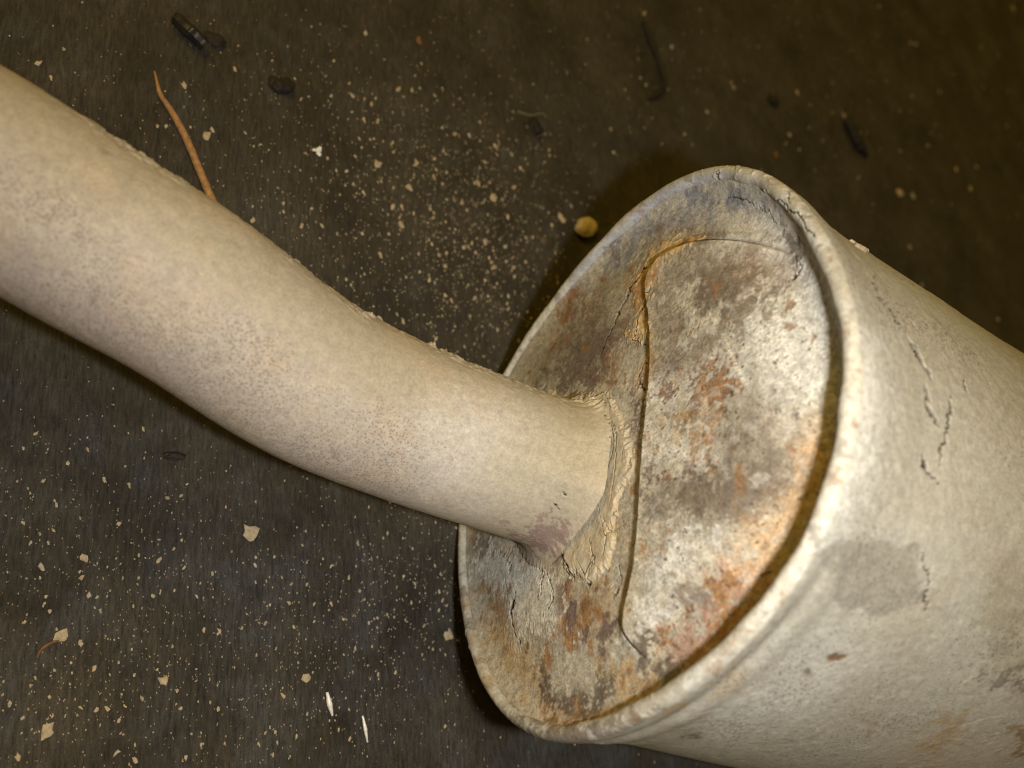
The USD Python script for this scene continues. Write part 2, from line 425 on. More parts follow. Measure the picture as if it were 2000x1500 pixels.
groove = np.exp(-((step + 0.0002) / 0.00035) ** 2) * ends * 0.0007
PP = P.reshape(-1, 3).copy()
pt = Paint(flat.reshape(-1, 3), GREY, streak=(LV * 0.9 + MV * -0.43), seed=10)
pt.tint = GREY + (TAN - GREY) * sstep(0.4, 0.62, pt.mid2)[:, None]
pt.tint *= (0.86 + 0.28 * fbm(pt.S * 700, 3, 51))[:, None]
# left half, tan; brown drawn-out streaks
pt.patch([(1010, 700), (1130, 560), (1290, 440), (1300, 520), (1260, 700), (1160, 760), (1050, 740)], OLIVE * 1.25, soft=40, ragged=60, amount=0.75)
pt.patch([(1085, 700), (1165, 600), (1200, 610), (1170, 700), (1140, 765), (1050, 750)], DARK * 0.95, soft=18, ragged=70, amount=0.8, which=1)
pt.patch([(1190, 560), (1230, 540), (1215, 620), (1180, 640)], TAN * 0.95, soft=14, ragged=40, amount=0.7)
pt.patch([(1180, 650), (1245, 645), (1205, 705), (1150, 750), (1120, 755)], PURP, soft=14, ragged=70, amount=0.85)
pt.patch([(1195, 690), (1222, 690), (1190, 740), (1170, 745)], RUST, soft=10, ragged=50, amount=0.9)
pt.patch([(1320, 430), (1270, 450), (1255, 490), (1290, 465)], RUST * 0.9, soft=12, ragged=60, amount=0.85)
pt.patch([(1105, 545), (1150, 535), (1140, 580), (1085, 640), (1075, 620)], RUST * 0.9, soft=14, ragged=80, amount=0.8, which=1)
pt.patch([(1110, 590), (1160, 580), (1130, 650), (1085, 680)], PURP * 1.3, soft=14, ragged=70, amount=0.6)
pt.patch([(1320, 440), (1410, 425), (1395, 465), (1310, 500)], DARK, soft=14, ragged=50, amount=0.8)
pt.patch([(1230, 520), (1280, 480), (1350, 455), (1340, 480), (1285, 520), (1272, 560), (1278, 640), (1230, 655), (1240, 580)], np.array([0.52, 0.36, 0.17]), soft=8, ragged=30, amount=1.0, lift=0.0003)
pt.patch([(1238, 535), (1268, 530), (1270, 580), (1240, 590)], RUST * 1.1, soft=12, ragged=60, amount=0.85)
pt.patch([(1255, 640), (1283, 640), (1278, 790), (1258, 800)], np.array([0.50, 0.34, 0.16]), soft=8, ragged=30, amount=0.95, lift=0.0002)
pt.patch([(1262, 690), (1280, 690), (1276, 790), (1262, 800)], RUST * 1.1, soft=8, ragged=50, amount=0.8)
pt.patch([(1200, 690), (1250, 660), (1250, 780), (1205, 760)], GREY * 1.05, soft=12, ragged=30, amount=0.7)
pt.patch([(1240, 775), (1268, 770), (1262, 880), (1238, 860)], PURP, soft=10, ragged=60, amount=0.8)
# seam foot on the left: tan and ochre strip down
pt.patch([(1215, 880), (1262, 880), (1250, 1110), (1225, 1190), (1190, 1180), (1195, 1050)], TAN * 0.9, soft=16, ragged=40, amount=0.8)
pt.patch([(1160, 1080), (1195, 1060), (1190, 1150), (1150, 1190)], OCHRE * 0.85, soft=14, ragged=90, amount=0.8)
# right panel
pt.patch([(1300, 560), (1350, 500), (1460, 490), (1530, 540), (1470, 640), (1380, 680), (1320, 760), (1285, 720)], DARK * 1.45, soft=34, ragged=45, amount=0.9)
pt.patch([(1325, 555), (1365, 540), (1345, 600), (1320, 600)], GREY * 1.1, soft=14, ragged=40, amount=0.7)
pt.patch([(1345, 620), (1400, 590), (1390, 640), (1340, 670)], GREY * 1.1, soft=14, ragged=40, amount=0.7)
pt.patch([(1470, 480), (1600, 520), (1640, 640), (1630, 800), (1570, 800), (1510, 720), (1440, 700), (1450, 620), (1500, 560)], WHITE * 0.97, soft=26, ragged=75, amount=0.9)
pt.patch([(1400, 390), (1510, 420), (1590, 520), (1600, 600), (1550, 540), (1490, 510), (1400, 480)], WHITE * 0.9, soft=26, ragged=60, amount=0.75, which=1)
pt.patch([(1380, 690), (1470, 650), (1560, 720), (1560, 800), (1440, 800), (1300, 830), (1290, 760)], WHITE * 0.9, soft=16, ragged=110, amount=0.8, which=1)
pt.patch([(1282, 840), (1400, 830), (1425, 905), (1285, 915)], WHITE * 0.95, soft=14, ragged=80, amount=0.85)
pt.patch([(1285, 915), (1400, 925), (1395, 950), (1285, 950)], PURP * 1.1, soft=10, ragged=80, amount=0.9)
pt.patch([(1290, 950), (1420, 900), (1500, 870), (1500, 960), (1430, 1030), (1350, 1030), (1280, 1010)], DARK * 1.25, soft=26, ragged=60, amount=0.95)
pt.patch([(1400, 760), (1500, 730), (1510, 860), (1420, 900)], DARK * 1.5, soft=30, ragged=80, amount=0.6)
pt.patch([(1335, 725), (1430, 700), (1410, 770), (1330, 800)], PURP * 1.1, soft=12, ragged=110, amount=0.85, which=1)
pt.patch([(1360, 730), (1430, 705), (1410, 790), (1350, 800)], RUST, soft=12, ragged=100, amount=0.9)
pt.patch([(1350, 840), (1395, 840), (1385, 880), (1350, 880)], RUST * 1.15, soft=10, ragged=60, amount=0.95)
pt.patch([(1310, 800), (1345, 795), (1335, 860), (1310, 860)], OCHRE * 0.8, soft=10, ragged=80, amount=0.8)
pt.patch([(1280, 1030), (1310, 1020), (1300, 1090), (1285, 1090)], RUST * 0.9, soft=10, ragged=60, amount=0.85, which=1)
pt.patch([(1300, 1040), (1380, 1030), (1370, 1090), (1320, 1140), (1285, 1150)], WHITE * 0.92, soft=12, ragged=70, amount=0.85)
pt.patch([(1260, 1130), (1330, 1120), (1270, 1220), (1235, 1240), (1235, 1180)], WHITE * 0.9, soft=12, ragged=70, amount=0.8, which=1)
pt.patch([(1310, 1150), (1400, 1130), (1390, 1190), (1310, 1210)], DARK * 1.4, soft=20, ragged=70, amount=0.85)
pt.patch([(1380, 1090), (1450, 1085), (1450, 1140), (1390, 1150)], PINK, soft=16, ragged=60, amount=0.9)
pt.patch([(1255, 1245), (1370, 1180), (1450, 1130), (1430, 1210), (1330, 1310), (1265, 1300)], PINK * 0.85, soft=20, ragged=80, amount=0.8)
pt.patch([(1280, 1255), (1390, 1190), (1440, 1150), (1400, 1240), (1320, 1310)], RUST * 1.1, soft=14, ragged=110, amount=0.9, which=1)
# golden highlight along the shoulder, painted into colour and smoothness
pt.patch([(1544, 770), (1589, 770), (1564, 890), (1522, 1000), (1476, 1075), (1424, 1125), (1399, 1105), (1439, 1040), (1479, 965), (1514, 880)], GLINT_GOLD, soft=20, ragged=30, amount=0.75, bare=0.7)
pt.patch([(1529, 860), (1556, 860), (1519, 965), (1459, 1055), (1439, 1045), (1496, 950)], GLINT_GOLD * 1.15, soft=16, ragged=30, amount=0.7, bare=0.9)
# lower left
pt.patch([(1340, 560), (1420, 500), (1500, 540), (1440, 630), (1360, 660)], DARK * 1.25, soft=34, ragged=40, amount=0.6)
pt.patch([(1380, 880), (1500, 820), (1520, 900), (1470, 1000), (1380, 1000)], DARK * 1.4, soft=36, ragged=45, amount=0.6)
pt.patch([(1315, 556), (1362, 545), (1345, 610), (1318, 605)], GREY * 1.15, soft=8, ragged=20, amount=0.85)
pt.patch([(1345, 620), (1405, 590), (1395, 645), (1345, 668)], GREY * 1.15, soft=8, ragged=24, amount=0.8)
pt.patch([(1480, 560), (1600, 540), (1630, 700), (1600, 860), (1540, 760), (1460, 680)], WHITE, soft=20, ragged=70, amount=0.75)
pt.patch([(905, 1030), (950, 1040), (945, 1090), (905, 1105)], DARK * 1.5, soft=10, ragged=30, amount=0.8)
pt.patch([(940, 1060), (1030, 1085), (1080, 1110), (1085, 1190), (1040, 1230), (995, 1260), (975, 1180), (915, 1120), (915, 1090)], WHITE * 0.93, soft=10, ragged=45, amount=0.95, lift=0.00012)
pt.patch([(1010, 1080), (1090, 1060), (1085, 1100), (1050, 1090)], RUST * 1.05, soft=12, ragged=60, amount=0.75)
pt.patch([(940, 1150), (970, 1165), (985, 1240), (950, 1230)], RUST * 0.9, soft=12, ragged=60, amount=0.85)
pt.patch([(925, 1180), (985, 1245), (1020, 1290), (1060, 1370), (1140, 1395), (1230, 1365), (1180, 1410), (1090, 1410), (1010, 1350), (950, 1280)], OCHRE, soft=18, ragged=50, amount=0.9)
pt.patch([(1030, 1340), (1075, 1360), (1150, 1390), (1240, 1365), (1190, 1405), (1100, 1405)], RUST * 1.2, soft=14, ragged=70, amount=0.75)
pt.patch([(1100, 1130), (1200, 1120), (1225, 1200), (1190, 1260), (1110, 1220)], OCHRE * 0.8, soft=20, ragged=80, amount=0.65)
mk = pt.spots([(1080, 1120), (1210, 1100), (1230, 1220), (1180, 1290), (1080, 1250)], PURP * 1.1, level=0.58, which=0)
pt.spots([(1080, 1120), (1210, 1100), (1230, 1260), (1080, 1300)], RUST, level=0.6, which=1)
pt.patch([(1050, 1330), (1130, 1330), (1180, 1290), (1225, 1225), (1245, 1250), (1235, 1330), (1180, 1370), (1090, 1375)], DARK * 0.95, soft=12, ragged=85, amount=0.92)
pt.patch([(1020, 1285), (1045, 1285), (1062, 1355), (1035, 1350)], DARK * 0.8, soft=10, ragged=50, amount=0.9)
pt.patch([(1055, 1255), (1072, 1260), (1068, 1310), (1050, 1300)], RUST, soft=10, ragged=60, amount=0.9, which=1)
pt.patch([(1238, 1262), (1290, 1290), (1280, 1340), (1242, 1310)], DARK * 0.9, soft=10, ragged=60, amount=0.85)
pt.patch([(1190, 1310), (1240, 1320), (1240, 1380), (1190, 1380)], OCHRE, soft=12, ragged=90, amount=0.8, which=1)
pt.patch([(1075, 1290), (1110, 1260), (1130, 1320), (1085, 1330)], GREY * 1.1, soft=12, ragged=50, amount=0.8)
# top
pt.patch([(1505, 430), (1546, 440), (1524, 520), (1494, 495)], DARK * 0.95, soft=8, ragged=30, amount=0.85, lift=-0.0003)
pt.patch([(1445, 510), (1520, 500), (1530, 545), (1440, 540)], RUST * 0.8, soft=14, ragged=110, amount=0.3)
pt.patch([(1415, 380), (1430, 380), (1428, 400), (1414, 400)], DARK * 0.6, soft=6, ragged=16, amount=0.9)
pt.patch([(1110, 560), (1210, 460), (1310, 395), (1420, 362), (1520, 385), (1420, 395), (1310, 430), (1220, 500)], BLUE, soft=14, ragged=45, amount=0.85)
pt.patch([(1180, 500), (1290, 410), (1400, 372), (1330, 410), (1230, 470)], BLUE * 0.55, soft=12, ragged=70, amount=0.8, which=1)
# general rust freckles and white bloom
whole = [(880, 320), (1700, 320), (1700, 1480), (880, 1480)]
pt.spots(whole, RUST * 0.8, level=0.73, soft=0.04, amount=0.75, which=1)
pt.spots([(1270, 600), (1640, 600), (1640, 1300), (1270, 1300)], DARK * 0.7, level=0.73, soft=0.04, amount=0.85, which=2, edge=40)
pt.spots([(1270, 540), (1640, 500), (1640, 1300), (1270, 1300)], WHITE, level=0.66, soft=0.06, amount=0.3, which=0, edge=40)
pep = fbm(pt.P * 900 + 5, 2, 120)
pk = (sstep(0.68, 0.76, pep) * 0.3)[:, None]; pt.tint = pt.tint * (1 - pk) + pk * DARK * 1.1
pw = (sstep(0.34, 0.25, pep) * 0.3 * sstep(0.2, 0.35, pt.tint.mean(1)))[:, None]; pt.tint = pt.tint * (1 - pw) + pw * WHITE
# shadow of the panel step painted brown along the seam; cracked mud edges
seam_shade = np.exp(-((step + 0.0001) / 0.0004) ** 2) * ends
pt.tint = pt.tint * (1 - 0.8 * seam_shade[:, None]) + 0.8 * seam_shade[:, None] * np.array([0.12, 0.06, 0.02])
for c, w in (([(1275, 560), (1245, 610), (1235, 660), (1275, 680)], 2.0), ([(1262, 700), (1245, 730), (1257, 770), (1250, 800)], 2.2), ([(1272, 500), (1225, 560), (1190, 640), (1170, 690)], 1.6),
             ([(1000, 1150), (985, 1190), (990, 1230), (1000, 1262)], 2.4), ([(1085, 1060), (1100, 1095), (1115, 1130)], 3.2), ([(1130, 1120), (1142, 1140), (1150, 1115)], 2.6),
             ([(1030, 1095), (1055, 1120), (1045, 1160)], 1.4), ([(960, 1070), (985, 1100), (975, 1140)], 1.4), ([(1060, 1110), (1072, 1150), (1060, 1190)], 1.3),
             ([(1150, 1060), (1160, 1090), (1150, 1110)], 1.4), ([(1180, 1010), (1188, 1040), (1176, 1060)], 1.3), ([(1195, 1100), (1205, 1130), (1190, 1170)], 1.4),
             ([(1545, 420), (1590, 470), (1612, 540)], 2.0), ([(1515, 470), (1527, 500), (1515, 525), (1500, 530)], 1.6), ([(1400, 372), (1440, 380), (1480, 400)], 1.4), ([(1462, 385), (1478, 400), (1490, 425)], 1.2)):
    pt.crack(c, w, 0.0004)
scale_h = 0.0007 * (fbm(pt.S * 90, 3, 91) - 0.5) + 0.00012 * (pt.mi - 0.5) + 0.00008 * (pt.hi - 0.5)
lum = pt.tint.mean(1)
scale_h += 0.00012 * sstep(0.15, 0.45, lum)
edge = sstep(0.93, 0.90, u.reshape(-1))
PP[:, 0] -= (raise_ + lip - groove + pt.h + scale_h * edge)
obj('end_plate', (PP, grid_faces(NR, NT, True)[:, ::-1]), 'rusty_plate', MP, tint=np.clip(pt.tint, 0, 0.9), extra={'bare': pt.bare, 'pores': pt.pores})

# ---- crimped rim: a rolled bead round the plate
NB, NT2 = 64, 1500
ta = dense_angles(NT2, math.pi, 1.0)
ba = np.linspace(-0.35, 3.3, NB)
Bm, Tm = np.meshgrid(ba, ta, indexing='ij')
side_b = np.arctan2(*(proj(CEN + radial(ta) * 0.07) - proj(CEN)).T[::-1])
rb = np.interp(side_b, np.radians([-180, -140, -105, -75, -45, 0, 45, 80, 110, 140, 180]), [0.0015, 0.0016, 0.0020, 0.0023, 0.0023, 0.0022, 0.0022, 0.0023, 0.0022, 0.0017, 0.0015])[None] * (1 + 0.22 * (fbm(np.stack([np.cos(Tm) * 6, np.sin(Tm) * 6, 0 * Tm], -1), 2, 31) - 0.5) * 2)
rc = np.broadcast_to(rim(ta), Tm.shape) - rb * 0.93
Pb = CEN + (rc + rb * np.cos(Bm) * 0.95)[..., None] * radial(Tm) + (0.0016 - rb * np.sin(Bm) * 1.05)[..., None] * np.array([1.0, 0, 0])
nb = grid_normals(Pb, True)
out = CEN + rc[..., None] * radial(Tm) + np.array([0.0016, 0, 0])
nb *= np.sign((nb * (Pb - out)).sum(-1, keepdims=True))
Q = Pb.reshape(-1, 3)
pb = Paint(Q, GREY, seed=30)
pb.tint = GREY * 1.02 + (WHITE * 0.9 - GREY) * sstep(0.42, 0.66, pb.mid2)[:, None] * 0.8
pb.tint *= (0.85 + 0.3 * pb.hi)[:, None]
pb.patch([(1090, 560), (1230, 400), (1330, 345), (1430, 330), (1440, 370), (1320, 400), (1210, 480)], BLUE * 1.1, soft=16, ragged=50, amount=0.75)
pb.patch([(980, 720), (1070, 560), (1100, 560), (1020, 720)], np.array([0.50, 0.46, 0.36]), soft=14, ragged=20, amount=0.8, bare=0.5)  # bright line on the left rim edge, a highlight put into the tint
pb.patch([(950, 1370), (1030, 1390), (1180, 1420), (1330, 1390), (1320, 1450), (1150, 1490), (1020, 1450)], DARK * 1.35, soft=14, ragged=80, amount=0.75)
pb.patch([(1640, 600), (1720, 600), (1720, 900), (1640, 1010), (1500, 1250), (1440, 1250), (1600, 950)], np.array([0.50, 0.465, 0.385]), soft=20, ragged=40, amount=0.7, bare=0.25)  # highlight on the right of the rim, painted as a paler tint
pb.patch([(890, 1150), (930, 1150), (990, 1330), (960, 1370)], OCHRE * 0.8, soft=18, ragged=70, amount=0.6)
pb.spots([(880, 320), (1750, 320), (1750, 1500), (880, 1500)], RUST * 0.8, level=0.70, soft=0.05, amount=0.5, which=0)
pb.spots([(880, 320), (1750, 320), (1750, 1500), (880, 1500)], DARK, level=0.70, soft=0.05, amount=0.5, which=1)
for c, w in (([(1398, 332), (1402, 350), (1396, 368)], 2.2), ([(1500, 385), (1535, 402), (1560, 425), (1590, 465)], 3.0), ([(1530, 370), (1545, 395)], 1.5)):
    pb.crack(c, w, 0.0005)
hb = 0.0005 * (fbm(Q * 60, 3, 33) - 0.5) + 0.0001 * (fbm(Q * 1000, 3, 34) - 0.5) + 0.00022 * sstep(0.66, 0.8, fbm(Q * 620, 2, 35)) * sstep(0.5, 0.65, fbm(Q * 45, 2, 36)) + pb.h
smoothr = sstep(0.2, 0.8, pb.bare)
hb = hb * (1 - 0.75 * smoothr) * sstep(-0.1, 0.7, Bm.reshape(-1))
Q2 = Q + nb.reshape(-1, 3) * hb[:, None]
obj('crimped_rim', (Q2, grid_faces(NB, NT2, True)), 'dusty_shell', MP, tint=np.clip(pb.tint, 0, 0.9), extra={'bare': pb.bare, 'pores': pb.pores})

# ---- shell
LEN = 0.34
xs = np.r_[np.linspace(0.0019, 0.21, 470), np.linspace(0.215, LEN - 0.004, 24), LEN - 0.002, LEN]
tsh = dense_angles(860, 1.05 + math.pi / 2 - 0.6, 0.52)
Xs, Ts = np.meshgrid(xs, tsh, indexing='ij')
side_s = np.arctan2(*(proj(CEN + radial(tsh) * 0.07) - proj(CEN)).T[::-1])
crease = np.interp(side_s, np.radians([-180, 20, 45, 90, 120, 180]), [0, 0, 1, 1, 0.3, 0])
rsh = np.broadcast_to(rim(tsh), Ts.shape)
ins = np.interp(xs, [0.0019, 0.003, 0.006, 0.010, 0.016, 0.026, 0.04, LEN - 0.004, LEN - 0.002, LEN], [-0.00008, 0.0000, 0.0004, 0.0011, 0.0022, 0.0029, 0.0028, 0.0028, 0.0038, 0.006])
ins = gaussian_filter1d(ins, 2)
ins = ins[:, None] + crease[None] * (0.0008 * np.exp(-((xs - 0.0075) / 0.0022) ** 2) - 0.0003 * np.exp(-((xs - 0.0125) / 0.003) ** 2))[:, None]
Ps = CEN + (rsh - ins)[..., None] * radial(Ts) + Xs[..., None] * np.array([1.0, 0, 0])
ns = radial(Ts).reshape(-1, 3)
Qs = Ps.reshape(-1, 3)
ps = Paint(Qs, TAN, seed=50)
facing = ((CAM - Qs) * ns).sum(1) > 0
BASE = np.array([0.348, 0.329, 0.273])
ps.tint = BASE + (GREY * 0.92 - BASE) * sstep(0.42, 0.66, fbm(Qs * 34, 4, 57))[:, None] + (TAN * 1.0 - BASE) * sstep(0.5, 0.7, fbm(Qs * 22, 3, 58))[:, None] * 0.6
ps.tint *= (0.92 + 0.16 * ps.hi)[:, None]
ps.patch([(1600, 1070), (1700, 1040), (1800, 1060), (1813, 1190), (1740, 1212), (1640, 1180)], GREY * 0.64, soft=6, ragged=16, amount=0.9, lift=-0.0002)
ps.patch([(1700, 720), (1800, 700), (1830, 800), (1800, 980), (1700, 1000), (1660, 900)], GREY * 0.85, soft=40, ragged=60, amount=0.6)
ps.patch([(1660, 640), (1720, 640), (1740, 820), (1650, 1000), (1560, 1140), (1560, 1060), (1640, 900)], WHITE * 0.92, soft=30, ragged=45, amount=0.75)  # pale band painted where the valley behind the rim is lit
ps.patch([(1720, 560), (1850, 640), (1990, 720), (1990, 900), (1860, 950), (1840, 760)], BASE * 1.05, soft=40, ragged=30, amount=0.7)
ps.patch([(1450, 1240), (1560, 1130), (1620, 1080), (1640, 1120), (1540, 1220), (1400, 1340), (1260, 1410), (1250, 1390), (1380, 1310)], GREY * 0.7, soft=14, ragged=60, amount=0.6)
ps.patch([(1320, 1380), (1400, 1340), (1440, 1300), (1440, 1330), (1380, 1370), (1300, 1405)], OCHRE * 0.75, soft=8, ragged=70, amount=0.8, which=1)
ps.patch([(1400, 1360), (1600, 1240), (1700, 1300), (1600, 1400), (1400, 1440)], WHITE * 0.88, soft=50, ragged=40, amount=0.55)
ps.patch([(1810, 1460), (1830, 1420), (1875, 1395), (1885, 1405), (1840, 1450), (1815, 1485)], OCHRE * 0.8, soft=8, ragged=60, amount=0.7)
ps.patch([(1685, 1412), (1705, 1396), (1712, 1404), (1690, 1424)], OCHRE * 0.7, soft=6, ragged=30, amount=0.8)
ps.patch([(1930, 1140), (1990, 1080), (1995, 1300), (1960, 1330), (1940, 1260)], OLIVE * 1.2, soft=24, ragged=50, amount=0.6)
ps.patch([(1900, 1330), (1998, 1322), (1998, 1345), (1930, 1342)], DARK, soft=8, ragged=60, amount=0.7)
ps.patch([(1335, 1430), (1372, 1428), (1368, 1440), (1340, 1442)], DARK, soft=5, ragged=30, amount=0.8)
ps.patch([(1980, 1430), (2000, 1425), (2000, 1470), (1985, 1470)], RUST * 0.7, soft=8, ragged=40, amount=0.8)
ps.patch([(1628, 1298), (1640, 1292), (1648, 1302), (1640, 1312), (1630, 1310)], RUST * 0.5, soft=4, ragged=10, amount=0.95, lift=-0.0003)
ps.patch([(1568, 1316), (1577, 1316), (1577, 1325), (1568, 1325)], RUST * 0.4, soft=3, ragged=8, amount=0.8)
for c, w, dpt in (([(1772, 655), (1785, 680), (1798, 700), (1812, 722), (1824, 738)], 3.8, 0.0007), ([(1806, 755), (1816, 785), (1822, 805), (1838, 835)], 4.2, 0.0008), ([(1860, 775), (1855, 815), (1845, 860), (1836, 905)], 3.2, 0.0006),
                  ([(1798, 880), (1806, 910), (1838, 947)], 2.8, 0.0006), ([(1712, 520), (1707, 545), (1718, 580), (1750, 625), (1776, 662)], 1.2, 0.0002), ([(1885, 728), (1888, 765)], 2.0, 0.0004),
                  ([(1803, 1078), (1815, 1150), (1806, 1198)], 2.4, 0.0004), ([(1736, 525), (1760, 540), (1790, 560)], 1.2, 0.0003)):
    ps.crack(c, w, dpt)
ps.tint = np.where(facing[:, None], ps.tint, BASE)
ps.h = np.where(facing, ps.h, 0)
ps.pores = np.clip(0.55 + 1.5 * (fbm(Qs * 60, 3, 61) - 0.5), 0.1, 1.0)
hs = 0.0011 * (fbm(Qs * 22, 2, 62) - 0.5) + 0.00009 * (fbm(Qs * 260, 3, 63) - 0.5) + 0.00006 * (fbm(Qs * 1000, 3, 64) - 0.5)
crust = sstep(0.57, 0.64, fbm(Qs * 90, 4, 65)) * 0.00012
hs = (hs + crust + ps.h) * sstep(0.002, 0.006, Qs[:, 0])
Qs2 = Qs + ns * hs[:, None]
cap = len(Qs2)
Fs = list(grid_faces(len(xs), 860, True)[:, ::-1])
Fs3 = np.vstack([np.array(Fs)[:, [0, 1, 2]], np.array(Fs)[:, [0, 2, 3]]])
last = (len(xs) - 1) * 860
fan = np.stack([last + np.arange(860), last + (np.arange(860) + 1) % 860, np.full(860, cap)], 1)
obj('shell', (np.vstack([Qs2, CEN + np.array([LEN + 0.004, 0, 0])]), np.vstack([Fs3, fan])), 'dusty_shell', MP,
    tint=np.clip(np.vstack([ps.tint, BASE]), 0, 0.9), extra={'bare': np.r_[ps.bare, 0], 'pores': np.r_[ps.pores, 0.5]})

# ---- inlet pipe
KNOTS = np.array([J, [-0.04539, -0.0067, 0.05601], [-0.08194, -0.00463, 0.05813], [-0.11074, 0.00164, 0.06212], [-0.13587, 0.00622, 0.06238], [-0.16142, 0.01233, 0.0605], [-0.1925, 0.01652, 0.05571]])
from scipy.interpolate import CubicSpline
C = CubicSpline(np.linspace(0, 1, 7), KNOTS)(np.linspace(0, 1, 1200))
tan_end = (C[-1] - C[-2]); tan_end /= np.linalg.norm(tan_end)
C = np.vstack([C, C[-1] + tan_end * np.linspace(0.0003, 0.06, 150)[:, None]])
L = np.r_[0, np.cumsum(np.linalg.norm(np.diff(C, axis=0), axis=1))]
NS = 620
sl = np.linspace(0, L[-1], NS)
C = np.stack([np.interp(sl, L, C[:, i]) for i in range(3)], 1)
C = gaussian_filter1d(C, 3, axis=0, mode='nearest')
Tn = np.gradient(C, axis=0); Tn /= np.linalg.norm(Tn, axis=1)[:, None]
Up = np.array([0, 0, 1.0]) - Tn * Tn[:, 2:3]; Up /= np.linalg.norm(Up, axis=1)[:, None]
Sd = np.cross(Tn, Up)
NA = 520
va = dense_angles(NA, -0.5, 0.7)
Cp, Sp = np.cos(va)[None, :, None], np.sin(va)[None, :, None]
Nn = Cp * Up[:, None] + Sp * Sd[:, None]
spoke = proj(J - np.array([0.002, 0, 0]) + 0.02 * Nn[4]) - proj(J - np.array([0.002, 0, 0]))
spang = np.arctan2(spoke[:, 1], spoke[:, 0])
REACH = np.interp(spang, np.radians([-180, -150, -110, -80, -45, 0, 25, 50, 75, 100, 130, 180]), [0.003, 0.004, 0.004, 0.005, 0.014, 0.021, 0.021, 0.017, 0.011, 0.006, 0.0035, 0.003])
REACH = REACH * (0.8 + 0.4 * fbm(Nn[4] * 3.0, 3, 81))
stand = 0.0009 - (C[:, None, 0] + (RP + 0.75 * REACH[None]) * Nn[..., 0])            # height over the plate
stand = stand + 0.0006 * (fbm(C[:, None] * 150 + Nn * 3.3, 3, 83) - 0.5)
fs = np.clip(stand / (1.25 * REACH[None]), 0, 1)
rr = RP + REACH[None] * (1 - np.sqrt(np.clip(1 - (1 - fs) ** 2, 0, 1)))
Pp = C[:, None] + rr[..., None] * Nn
Qp = Pp.reshape(-1, 3); np_ = Nn.reshape(-1, 3)
pp = Paint(Qp, TAN, seed=70)
facing = ((CAM - Qp) * np_).sum(1) > 0
DUST, PNK = np.array([0.315, 0.270, 0.198]), np.array([0.345, 0.297, 0.243])
SS = np.repeat(sl, NA)
upness = np_ @ np.array([0.1, 0.55, 0.75])
top = sstep(0.35, 0.85, upness + 0.5 * (fbm(Qp * 60, 3, 71) - 0.5))
pp.tint = PNK + (DUST - PNK) * top[:, None]
pp.tint = pp.tint * (0.93 + 0.14 * fbm(Qp * 25, 3, 72))[:, None]
blot = sstep(0.56, 0.68, fbm(Qp * 75, 3, 73))[:, None] * 0.2
pp.tint = pp.tint * (1 - blot) + blot * np.array([0.42, 0.31, 0.20])
pp.patch([(830, 800), (1000, 760), (1100, 850), (1080, 1000), (960, 1010), (820, 940)], np.array([0.43, 0.40, 0.355]), soft=60, ragged=40, amount=0.65, bare=0.12)  # whitish sheen near the joint, painted into the pipe colour
near = sstep(0.045, 0.012, SS + 0.02 * (fbm(Qp * 70, 3, 84) - 0.5))[:, None] * 0.85
pp.tint = pp.tint * (1 - near) + near * np.array([0.335, 0.292, 0.213])
near2 = sstep(0.008, -0.002, (stand - 0.25 * REACH[None]).reshape(-1) + 0.004 * (fbm(Qp * 160, 3, 85) - 0.5))[:, None] * 0.8
pp.tint = pp.tint * (1 - near2) + near2 * np.array([0.45, 0.39, 0.287])
pp.patch([(0, 470), (120, 560), (330, 690), (330, 740), (160, 660), (0, 575)], np.array([0.30, 0.245, 0.215]), soft=30, ragged=40, amount=0.6)
pp.patch([(1010, 1050), (1080, 1030), (1090, 1070), (1030, 1080)], PURP * 1.6, soft=10, ragged=60, amount=0.8)
pp.patch([(1185, 770), (1225, 850), (1215, 950), (1190, 1050), (1170, 1040), (1195, 940), (1200, 850)], TAN * 0.85, soft=14, ragged=60, amount=0.6)
for px, py, r_ in ((530, 700, 26), (545, 715, 18), (600, 800, 14), (650, 860, 20), (600, 680, 12), (390, 480, 16), (170, 660, 14)):
    pp.patch([(px - r_, py - r_ * 0.7), (px + r_, py - r_ * 0.7), (px + r_, py + r_ * 0.7), (px - r_, py + r_ * 0.7)], OCHRE * 0.95, soft=12, ragged=30, amount=0.16)
for px, py in ((190, 605), (195, 590), (652, 900), (350, 600), (330, 560), (215, 290), (265, 355), (520, 535), (465, 490), (540, 515)):
    pp.patch([(px - 6, py - 6), (px + 6, py - 6), (px + 6, py + 6), (px - 6, py + 6)], DARK * 1.5, soft=6, ragged=10, amount=0.55)
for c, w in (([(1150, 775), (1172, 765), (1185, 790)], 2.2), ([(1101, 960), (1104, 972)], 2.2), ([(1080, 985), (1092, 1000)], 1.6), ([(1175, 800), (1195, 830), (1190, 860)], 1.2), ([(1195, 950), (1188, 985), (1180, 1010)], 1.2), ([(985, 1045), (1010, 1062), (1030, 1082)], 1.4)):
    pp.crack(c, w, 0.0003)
pp.tint = np.where(facing[:, None], pp.tint, PNK * 0.8)
pp.pores = np.clip((0.25 + 0.75 * sstep(0.95, 0.35, upness)) * (0.35 + 1.3 * fbm(Qp * 55, 4, 74)), 0, 1.05) * sstep(0.02, 0.06, SS)
hp = 0.0005 * (fbm(Qp * 30, 2, 75) - 0.5) + 0.00010 * (fbm(Qp * 420, 3, 76) - 0.5)
edgy = (0.45 + 0.7 * sstep(0.15, 0.05, SS)) * sstep(0.72, 0.95, np_ @ np.array([0.05, 0.95, 0.25])) * (0.3 + 1.2 * sstep(0.45, 0.62, fbm(Qp * 70, 3, 82)))
crumbs = (0.0006 * sstep(0.50, 0.62, fbm(Qp * 420, 3, 79)) + 0.0005 * sstep(0.6, 0.72, fbm(Qp * 900, 2, 80))) * edgy
